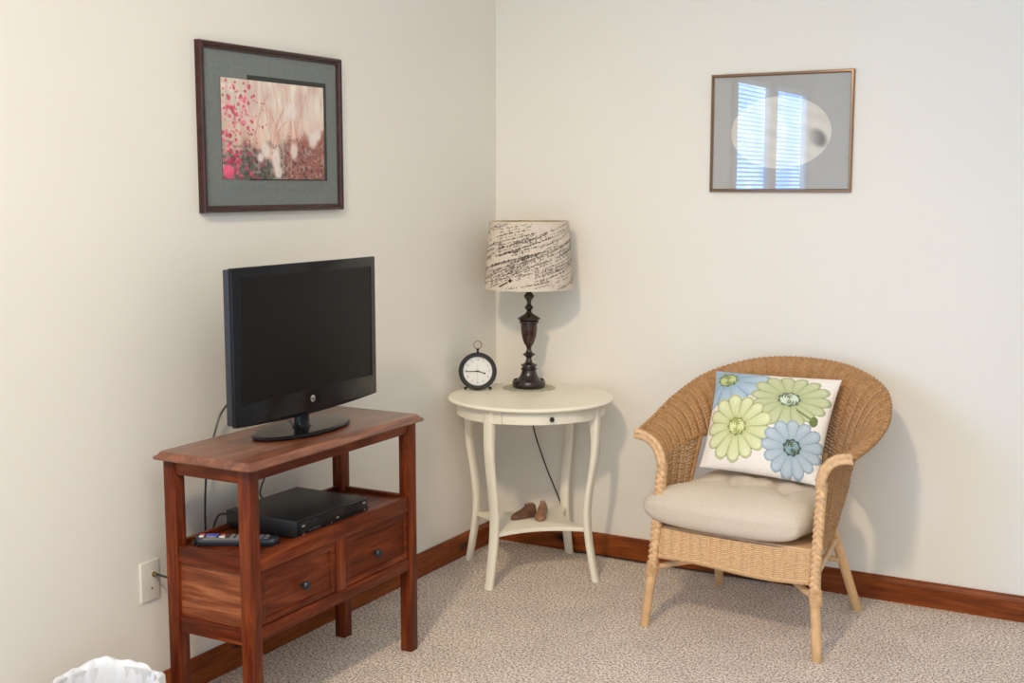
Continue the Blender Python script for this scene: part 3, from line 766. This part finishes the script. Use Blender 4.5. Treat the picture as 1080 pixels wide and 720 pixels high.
pr = thing('framed_print', 'bronze framed print of a pale disc behind glass above the wicker chair', 'picture', (1.205, 0, 1.696))
hw, hh = .2665, .217
frame_x('frame', hw, hh, .012, 0, .018, 'bronze', pr, 'y')
obj('mat_board', box(-hw + .009, hw - .009, -.006, -.002, -hh + .009, hh - .009), 'mat_grey', pr, 0)
nr, na = 40, 96
rr_, aa = np.meshgrid(np.linspace(0, 1, nr), np.linspace(0, 2 * PI, na, endpoint=False), indexing='xy')
Xd = rr_ * np.cos(aa); Zd = rr_ * np.sin(aa)
cold = np.zeros((na, nr, 3)); cold[:] = (222, 217, 206)
tw = np.sin(9 * Xd + 4 * np.sin(3 * Zd)) * .5 + np.sin(17 * Zd + 6 * Xd) * .5
cold += tw[..., None] * 7
cold = np.where((rr_ > .975)[..., None], (165, 158, 150), cold)
tri = (Xd > .60) & (Xd < .88) & (Zd > -.42 + .0 * Xd) & (Zd < .04 + .25 * (Xd - .6)) & (Zd > -.12 - 1.1 * (Xd - .60))
sm_ = np.clip(1.25 - np.hypot((Xd - .72) / .17, (Zd + .16 + .5 * (Xd - .72)) / .22), 0, .5) * 2 * np.clip((Xd - .5) / .3, .2, 1)
cold = cold * (1 - sm_[..., None] * .8) + np.array((95, 94, 90)) * sm_[..., None] * .8
me = grid_mesh('round_print', .001 + Xd * .191, np.full(Xd.shape, -.0068), .0 + Zd * .1335, True); colorize(me, lin(cold))
mobj('round_print', me, 'disc', pr, 0)
obj('glass', box(-hw + .010, hw - .010, -.0098, -.0095, -hh + .010, hh - .010), 'glass', pr, 0)

# ------------------------------------------------------------------ wicker armchair
CHX, CHY = 1.303, -.424
ch = thing('wicker_armchair', 'tan wicker armchair with rounded back and rolled arms against the wall', 'armchair', (CHX, CHY, 0), math.radians(-3.5))
DX = .026                                                              # the woven body sits a little to one side of the feet
def mirror(st): # stations from front (index 0) to middle back -> left .. right
    A = np.array(st, float); Lh = A.copy(); Lh[:, 0] *= -1; A[:, 0] += DX; Lh[:, 0] += DX
    return np.vstack([Lh, A[::-1][1:]])
LIP = mirror([(.372, -.268, .668), (.388, -.11, .694), (.385, .05, .745), (.322, .205, .815), (.175, .295, .866), (0, .322, .880)])
CTL = mirror([(.288, -.268, .668), (.314, -.11, .700), (.310, .045, .748), (.258, .165, .812), (.140, .240, .866), (0, .262, .882)])
BAS = mirror([(.274, -.264, .580), (.284, -.12, .588), (.268, .02, .598), (.215, .125, .605), (.115, .185, .610), (0, .203, .612)])
BAS[:, 2] -= np.where(BAS[:, 0] > DX, .26, .10) * (BAS[:, 0] - DX) * np.clip((BAS[:, 1] + .264) / .2, 0, 1)
def interp(A, s): # s in 0..1, Catmull-Rom
    n = len(A) - 1; f = np.clip(s, 0, 1) * n; i = np.minimum(f.astype(int), n - 1); t = (f - i)[..., None]
    Pm = A[np.maximum(i - 1, 0)]; P0 = A[i]; P1 = A[i + 1]; P2 = A[np.minimum(i + 2, n)]
    return .5 * (2 * P0 + (P1 - Pm) * t + (2 * Pm - 5 * P0 + 4 * P1 - P2) * t ** 2 + (3 * P0 - Pm - 3 * P1 + P2) * t ** 3)
def shell(u, v):
    B = interp(BAS, u); Cc = interp(CTL, u); L = interp(LIP, u); v = np.asarray(v)[..., None]
    return (1 - v) ** 2 * B + 2 * v * (1 - v) * Cc + v * v * L
def weave(S, n_st, rows, rad=.0034, amp=.0042, stake=.0034, sub=4):
    """stakes and weavers crossing over and under on the surface S(u, v)"""
    V, F = [], []; base_i = 0
    def frame(u, v):
        e = 1e-3
        du = S(np.minimum(u + e, 1), v) - S(np.maximum(u - e, 0), v); dv = S(u, np.minimum(v + e, 1)) - S(u, np.maximum(v - e, 0))
        n = np.cross(du, dv); n /= np.linalg.norm(n, axis=-1, keepdims=True) + 1e-12
        dv /= np.linalg.norm(dv, axis=-1, keepdims=True) + 1e-12; du /= np.linalg.norm(du, axis=-1, keepdims=True) + 1e-12
        return n, du, dv
    def strip(P, A, B):
        nonlocal base_i
        m = len(P); ring = np.stack([P + A, P + B, P - A, P - B], 1).reshape(-1, 3); V.append(ring)
        i = np.arange(m - 1)[:, None] * 4; k = np.arange(4)[None]; k2 = (k + 1) % 4
        F.append((np.stack([i + k, i + k2, i + 4 + k2, i + 4 + k], -1).reshape(-1, 4)) + base_i)
        F.append(np.array([[0, 1, 2, 3], [4 * m - 1, 4 * m - 2, 4 * m - 3, 4 * m - 4]]) + base_i); base_i += 4 * m
    m = n_st * sub + 1; u = np.linspace(0, 1, m); phase = np.cos(np.arange(m) * PI / sub)
    for r, (v, hgt) in enumerate(rows):
        vv = np.full(m, v); n, du, dv = frame(u, vv); sg = 1 if r % 2 else -1
        strip(S(u, vv) + n * (amp * phase * (.62 + .38 * sg))[:, None], n * rad * .75, dv * hgt)
    vs_ = np.linspace(0, 1, 26)
    for i in range(n_st + 1):
        uu = np.full(len(vs_), i / n_st); n, du, dv = frame(uu, vs_); strip(S(uu, vs_), n * stake, du * stake)
    me = bpy.data.meshes.new('weave'); me.from_pydata(np.vstack(V).tolist(), [], np.vstack(F).tolist()); me.update()
    return me
rows = []
v = .012
while v < .99:
    if .78 < v < .90: rows.append((v, .0040)); v += .034          # open-work band below the lip
    else: rows.append((v, .0042)); v += .0235
me = weave(shell, 64, rows); me.name = 'backrest'
mobj('backrest', me, 'wicker', ch, 60)
# rim bound along the lip, and along the lower edge of the back
us = np.linspace(0, 1, 120)
bm = tube(shell(us, np.full(120, 1.0)).tolist(), .0075, 8)
sp = []
for i in range(900):
    f = i / 899; c = shell(np.array([f]), np.array([1.0]))[0]; a = f * 2 * PI * 95
    c2 = shell(np.array([min(1, f + .002)]), np.array([1.0]))[0]; tg = c2 - c; tg /= np.linalg.norm(tg) + 1e-9
    n1 = np.cross(tg, (0, 0, 1)); n1 /= np.linalg.norm(n1) + 1e-9; n2 = np.cross(tg, n1)
    sp.append(c + (n1 * math.cos(a) + n2 * math.sin(a)) * .0078)
tube(sp, .003, 4, bm)
obj('rim', bm, 'wicker', ch, 60)
us2 = np.linspace(.14, .86, 80)
bm = tube(shell(us2, np.zeros(80)).tolist(), .0075, 8)
for off in (.0, PI):
    P = shell(us2.repeat(4)[:317] if False else np.linspace(.14, .86, 320), np.zeros(320)); th = np.linspace(0, 2 * PI * 38, 320) + off
    tube([(p[0], p[1] + .006 * math.cos(t_), p[2] + .006 * math.sin(t_)) for p, t_ in zip(P, th)], .004, 5, bm)
obj('lower_braid', bm, 'wicker', ch, 60)
# arm panels running down from the arms to the seat frame
for s in (-1, 1):
    def pan(u, v, s=s):
        uu = (u * .20) if s < 0 else 1 - u * .20
        T = interp(BAS, uu); u_ = np.asarray(u)[..., None]; v_ = np.asarray(v)[..., None]
        Bt = np.array([s * .278 + .02, -.264, .335]) * (1 - u_) + np.array([s * .266 + .018, -.125, .35]) * u_
        bow = np.array([0, .03, 0]) * (v_ * (1 - v_)) * u_
        return Bt * (1 - v_) + T * v_ + bow
    rows = [(k / 26 + .015, .0042) for k in range(26)]
    me = weave(pan, 9, rows); me.name = 'arm_panel'; mobj('arm_panel', me, 'wicker', ch, 60)
    ed = [pan(np.array([1.0]), np.array([q / 20]))[0] for q in range(21)]
    bm = tube([tuple(p) for p in ed], .008, 8)
    for off in (0, PI): tube([tuple(np.array(ed[min(20, i // 5)]) * (1 - (i % 5) / 5) + np.array(ed[min(20, i // 5 + 1)]) * ((i % 5) / 5) + np.array([.006 * math.cos(i * .75 + off), .006 * math.sin(i * .75 + off), 0])) for i in range(100)], .004, 5, bm)
    obj('panel_braid', bm, 'wicker', ch, 60)
# legs
def leg(a, b, r0=.017, r1=.0165): return tube([a, tuple((np.array(a) * .7 + np.array(b) * .3)), b], [r0, (r0 + r1) / 2, r1], 14)
for s in (-1, 1):
    obj('leg', tube(smooth_path([(s * .306, -.277, 0), (s * .292 + .004, -.2735, .14), (s * .282 + .010, -.271, .26), (s * .277 + .018, -.268, .42), (s * .276 + .026, -.264, .58)], 6), .0165, 14), 'rattan', ch)
    obj('leg', tube(smooth_path([(s * .266, .272, 0), (s * .232, .185, .20), (s * .205, .112, .36)], 6), .0165, 14), 'rattan', ch)
    obj('back_post', tube(smooth_path([(s * .175, .110, .34), (s * .170, .140, .46), (s * .165, .165, .58)], 6), .011, 10), 'rattan', ch)
    # flat plait up the front of the post and out along the end of the arm
    path = [(s * (.283 - .02 * (z - .235)) + .010 + .05 * (z - .26), -.276 + .02 * (z - .235), z) for z in np.linspace(.215, .555, 18)]
    endc = 0 if s < 0 else 1
    for v_ in np.linspace(0, 1, 22): p = shell(np.array([float(endc)]), np.array([v_]))[0]; path.append((p[0], p[1] - .009, p[2]))
    path = [tuple(p) for p in path]
    dense = smooth_path(path, 5); bm = tube(dense[::4], .0138, 10)
    nn = len(dense)
    for off in (0, 2 * PI / 3, 4 * PI / 3):
        pts = []
        for i, p in enumerate(dense):
            tg = (dense[min(nn - 1, i + 1)] - dense[max(0, i - 1)]).normalized(); sd = tg.cross(Vector((0, -1, 0))).normalized(); th = i * .42 + off
            pts.append(p + sd * (.0125 * math.cos(th)) + Vector((0, -1, 0)) * (.0065 + .0045 * math.sin(2 * th)))
        tube(pts, .0060, 6, bm)
    obj('front_braid', bm, 'rattan_braid', ch, 60)
    b = bmesh.new()
    for k in range(9):
        z = .185 + k * .0055; cx_ = s * (.306 + (.282 - .306) * z / .26) + .008 * z / .26; tube([(cx_ + .0185 * math.cos(2 * PI * i / 16), -.273 + .0185 * math.sin(2 * PI * i / 16), z) for i in range(16)], .003, 5, b, True)
    obj('binding', b, 'rattan_braid', ch, 60)
# crossed stretchers
obj('stretcher', tube(smooth_path([(-.284, -.262, .205), (-.20, -.20, .222), (-.05, -.06, .235), (.10, .08, .225), (.228, .178, .205)], 6), .0105, 10), 'rattan', ch)
obj('stretcher', tube(smooth_path([(.284, -.262, .205), (.20, -.20, .222), (.05, -.045, .257), (-.10, .095, .225), (-.228, .178, .205)], 6), .0105, 10), 'rattan', ch)
for s in (-1, 1): obj('side_stretcher', tube([(s * .283 + .01, -.262, .285), (s * .219, .140, .285)], .0105, 10), 'rattan', ch)
# seat frame, deck, apron
fr_ = [(-.275, -.262), (.275, -.262), (.272, -.12), (.235, .06), (.19, .125), (0, .15), (-.19, .125), (-.235, .06), (-.272, -.12)]
obj('seat', prism(fr_, .335, .358, 'z', .006), 'rattan', ch)
def apr(u, v):
    u = np.asarray(u); v = np.asarray(v); x = -.272 + .544 * u
    z1_ = .352; z0_ = .254 + .006 * np.sin(u * PI * 2)
    return np.stack([x, -.272 - .012 * np.sin(u * PI) + 0 * v, z0_ * (1 - v) + z1_ * v], -1)
me = weave(apr, 30, [(k / 15 + .03, .0033) for k in range(15)], stake=.0034, amp=.0042); me.name = 'apron'
mobj('apron', me, 'wicker_pale', ch, 60)
P = apr(np.linspace(0, 1, 240), np.zeros(240)); bm = bmesh.new()
for off in (0, PI): tube([(p[0], p[1] - .002 + .004 * math.sin(i * .82 + off), p[2] - .003 + .005 * math.cos(i * .82 + off)) for i, p in enumerate(P)], .0035, 5, bm)
obj('apron_braid', bm, 'wicker_pale', ch, 60)

# ------------------------------------------------------------------ seat cushion
ca = math.radians(-3.5); cc, ss = math.cos(ca), math.sin(ca)
cu = thing('seat_cushion', 'beige linen tufted seat cushion on the wicker armchair', 'cushion', (CHX, CHY, .359), ca)
nu = 90; lin1 = np.sin(np.linspace(-1, 1, nu) * PI / 2); U, V = np.meshgrid(lin1, lin1, indexing='ij')
def cushion_xy(U, V):
    a = .282; b = .245
    x = a * U * np.sqrt(np.maximum(0, 1 - .24 * (V ** 2) * np.abs(U) ** 2)); y = b * V * np.sqrt(np.maximum(0, 1 - .24 * (U ** 2) * np.abs(V) ** 2))
    return x, y
x, y = cushion_xy(U, V)
puff = (np.clip(1 - np.abs(U) ** 4, 0, 1) * np.clip(1 - np.abs(V) ** 4, 0, 1)) ** .42
dent = np.zeros_like(U)
for tx, ty in ((-.30, -.05), (.36, -.05), (-.30, .6), (.36, .6)):
    dent += .046 * np.exp(-((U - tx) ** 2 + (V - ty) ** 2) / .02)
    for k in range(4):
        th = k * PI / 2 + .5; d = (U - tx) * math.cos(th) + (V - ty) * math.sin(th); e2 = -(U - tx) * math.sin(th) + (V - ty) * math.cos(th)
        dent += .016 * np.exp(-(e2 / .07) ** 2) * np.exp(-np.abs(d) / .28)
wob = .004 * np.sin(5 * U + 2) * np.cos(4 * V)
ztop = .074 + .076 * puff - dent * puff + wob * puff
zbot = .074 - .072 * puff - .032 * np.clip((-V - .72) / .28, 0, 1) * puff ** .4
ztop -= .012 * np.clip((-V - .6) / .4, 0, 1)
x = np.where(x > 0, x * .93, x * (.93 + .34 * np.clip((-V - .35) / .5, 0, 1) ** .8)) + .008; y = y * 1.04 - .072
xs, ys = x + 0.0, y
me = grid_mesh('cushion_top', xs, ys, ztop); bmx = bmesh.new(); bmx.from_mesh(me); bpy.data.meshes.remove(me)
me = grid_mesh('cushion_bottom', xs, ys, zbot); bmx.from_mesh(me); bpy.data.meshes.remove(me)
bmesh.ops.remove_doubles(bmx, verts=bmx.verts, dist=.0008)
obj('cover', bmx, 'linen', cu, 80)

# ------------------------------------------------------------------ flower pillow
BLp, BRp, TLp, TRp = (np.array(p) for p in ((1.093, -.478, .530), (1.515, -.478, .508), (1.066, -.245, .832), (1.520, -.245, .838)))
cen = (BLp + BRp + TLp + TRp) / 4
ex = (BRp + TRp - BLp - TLp); ex /= np.linalg.norm(ex); ey = (TLp + TRp - BLp - BRp); ey -= ex * ey.dot(ex); ey /= np.linalg.norm(ey); ez = np.cross(ex, ey)
pi_ = thing('throw_pillow', 'white throw pillow printed with green and blue flowers on the wicker armchair', 'pillow', tuple(cen))
pi_.rotation_mode = 'QUATERNION'; pi_.rotation_quaternion = Matrix((tuple(ex), tuple(ey), tuple(ez))).transposed().to_quaternion()
crn = [np.array([(p - cen).dot(ex), (p - cen).dot(ey)]) for p in (BLp, BRp, TLp, TRp)]
nu = 230; U, V = np.meshgrid(np.linspace(-1, 1, nu), np.linspace(-1, 1, nu), indexing='ij')
a_, b_ = (U + 1) / 2, (V + 1) / 2
XY = ((1 - a_) * (1 - b_))[..., None] * crn[0] + (a_ * (1 - b_))[..., None] * crn[1] + ((1 - a_) * b_)[..., None] * crn[2] + (a_ * b_)[..., None] * crn[3]
sc_x = 1 - .055 * (1 - V ** 2) * np.abs(U) ** 3; sc_y = 1 - .035 * (1 - U ** 2) * np.abs(V) ** 3
px_, py_ = XY[..., 0] * sc_x, XY[..., 1] * sc_y
puff = (np.clip(1 - U ** 2, 0, 1) * np.clip(1 - V ** 2, 0, 1)) ** .5
wr_ = .004 * np.sin(6 * U + 3 * V) * puff + .003 * np.sin(9 * V - 4 * U) * puff
zf = .066 * puff + wr_; zk = -.050 * puff
colp = np.zeros((nu, nu, 3)); colp[:] = (226, 216, 204)
un, vn = (U + 1) / 2, (V + 1) / 2
def fl_noise(f1, f2): return np.sin(un * f1 + 3 * np.sin(vn * f2)) * np.sin(vn * f1 * 1.1 + 2 * np.sin(un * f2))
def flower(cx, cy, R, n, base, dark, lite, ph, ctr, rc=.22, sq=1.0, inner=.0, edge=.9):
    global colp
    dx, dy = un - cx, (vn - cy) / sq; r = np.hypot(dx, dy); th = np.arctan2(dy, dx) + ph
    k = np.abs(np.mod(th * n / (2 * PI), 1) - .5) * 2                # 0 at the middle of a petal, 1 between petals
    Rr = R * (1 - .17 * k ** 2.4) * (1 + .05 * np.sin(3 * th + ph))
    inside = r < Rr; e = r / np.maximum(Rr, 1e-6)
    c = np.zeros_like(colp); c[:] = base
    ray = .5 + .5 * np.cos(th * n * 4 + 2 * np.sin(r * 40))
    c += (np.array(lite, float) - base) * (np.clip((e - .35) / .5, 0, 1) * (1 - k))[..., None] * .8
    c += (np.array(dark, float) - base) * ((ray > .86) * np.clip(1 - e, 0, 1))[..., None] * .55
    c += (np.array(dark, float) - base) * (np.clip((k - .80) / .2, 0, 1) * np.clip((e - .2) / .2, 0, 1))[..., None] * .75
    c += (np.array(dark, float) - base) * (np.clip((e - edge) / .06, 0, 1))[..., None] * .75
    c += (np.array(dark, float) - base) * np.clip((.42 - e) / .25, 0, 1)[..., None] * .45
    colp = np.where(inside[..., None], c, colp)
    rr = r / (R * rc); sp_ = np.sin(th * 5 + rr * 9) * np.sin(rr * 11 + th * 3)
    cc_ = np.where((sp_ > .1)[..., None], ctr[0], np.where((sp_ < -.35)[..., None], ctr[1], ctr[2])).astype(float)
    cc_ = np.where((rr > .82)[..., None], ctr[1], cc_)
    colp = np.where((rr < 1 + .08 * np.sin(th * 9))[..., None], cc_, colp)
flower(.13, .88, .34, 12, (152, 174, 190), (116, 146, 166), (184, 198, 206), .2, ((196, 200, 140), (112, 122, 70), (160, 170, 100)), .25, .95)
flower(.67, .70, .315, 15, (180, 186, 134), (142, 150, 92), (196, 198, 160), .1, ((206, 214, 190), (96, 110, 84), (170, 184, 150)), .27, .88)
flower(.295, .385, .285, 13, (200, 203, 144), (152, 156, 92), (220, 220, 176), .35, ((214, 212, 150), (136, 140, 70), (184, 188, 110)), .26, 1.16)
flower(.765, .255, .25, 13, (160, 175, 182), (122, 142, 154), (184, 195, 199), .0, ((128, 160, 176), (58, 76, 66), (110, 124, 76)), .27, 1.05)
lf = (np.hypot((un - .89) / .035, (vn - .53) / .05) < 1); colp = np.where(lf[..., None], (104, 118, 58), colp)
st_ = (np.abs(vn - (.60 - .5 * (un - .76))) < .010) & (un > .74) & (un < .88); colp = np.where(st_[..., None], (120, 132, 70), colp)
me = grid_mesh('front_cover', px_, py_, zf); colorize(me, lin(np.clip((colp.mean(-1, keepdims=True) * .14 + colp * .86) * 1.09 + rs.normal(0, 5, colp.shape[:2] + (1,)), 0, 255)))
mobj('front_cover', me, 'pillow', pi_, 70)
sb_ = slice(0, None, 5)
m2 = (slice(0, nu, 1), slice(0, nu, 1))
me = grid_mesh('back_cover', px_, py_, zk); me.flip_normals()
mobj('back_cover', me, plain('white_cotton', (.72, .66, .57), .9), pi_, 70)

# ------------------------------------------------------------------ waste basket
wbk = thing('waste_basket', 'waste basket with white plastic liner folded over its rim by the wall', 'basket', (.283, -2.428, 0))
prof_ = [(0, 0), (.098, 0), (.102, .006), (.128, .272), (.131, .276), (.128, .278), (.124, .276), (.098, .010), (0, .010)]
obj('bin', lathe(prof_, 40), 'bin', wbk)
n = 180; rows_ = []
for k, (r_, z) in enumerate([(.085, .05), (.112, .2), (.122, .262), (.127, .284), (.134, .288), (.140, .280), (.1415, .25), (.140, .21), (.138, .175)]):
    amp = [.0, .006, .006, .005, .005, .006, .006, .007, .009][k]
    row = []
    for i in range(n):
        th = 2 * PI * i / n; wv = math.sin(13 * th + k * .4) * .5 + math.sin(29 * th + 1.3 + k * .25) * .35 + math.sin(7 * th + 2) * .5
        zz = z + (.009 * math.sin(3 * th + .6) + .003 * math.sin(8 * th + k * .2) + .002 * math.sin(17 * th)) * (1 if k >= 2 else .3)
        rr2 = r_ + amp * wv * .55; row.append(((rr2) * math.cos(th), (rr2) * math.sin(th), zz))
    rows_.append(row)
A = np.array(rows_).transpose(1, 0, 2); me = grid_mesh('liner', A[..., 0], A[..., 1], A[..., 2], True)
o_ = mobj('liner', me, 'liner', wbk, 80); sm = o_.modifiers.new('t', 'SOLIDIFY'); sm.thickness = .0008
o_['label'] = 'crinkled white plastic bag liner'
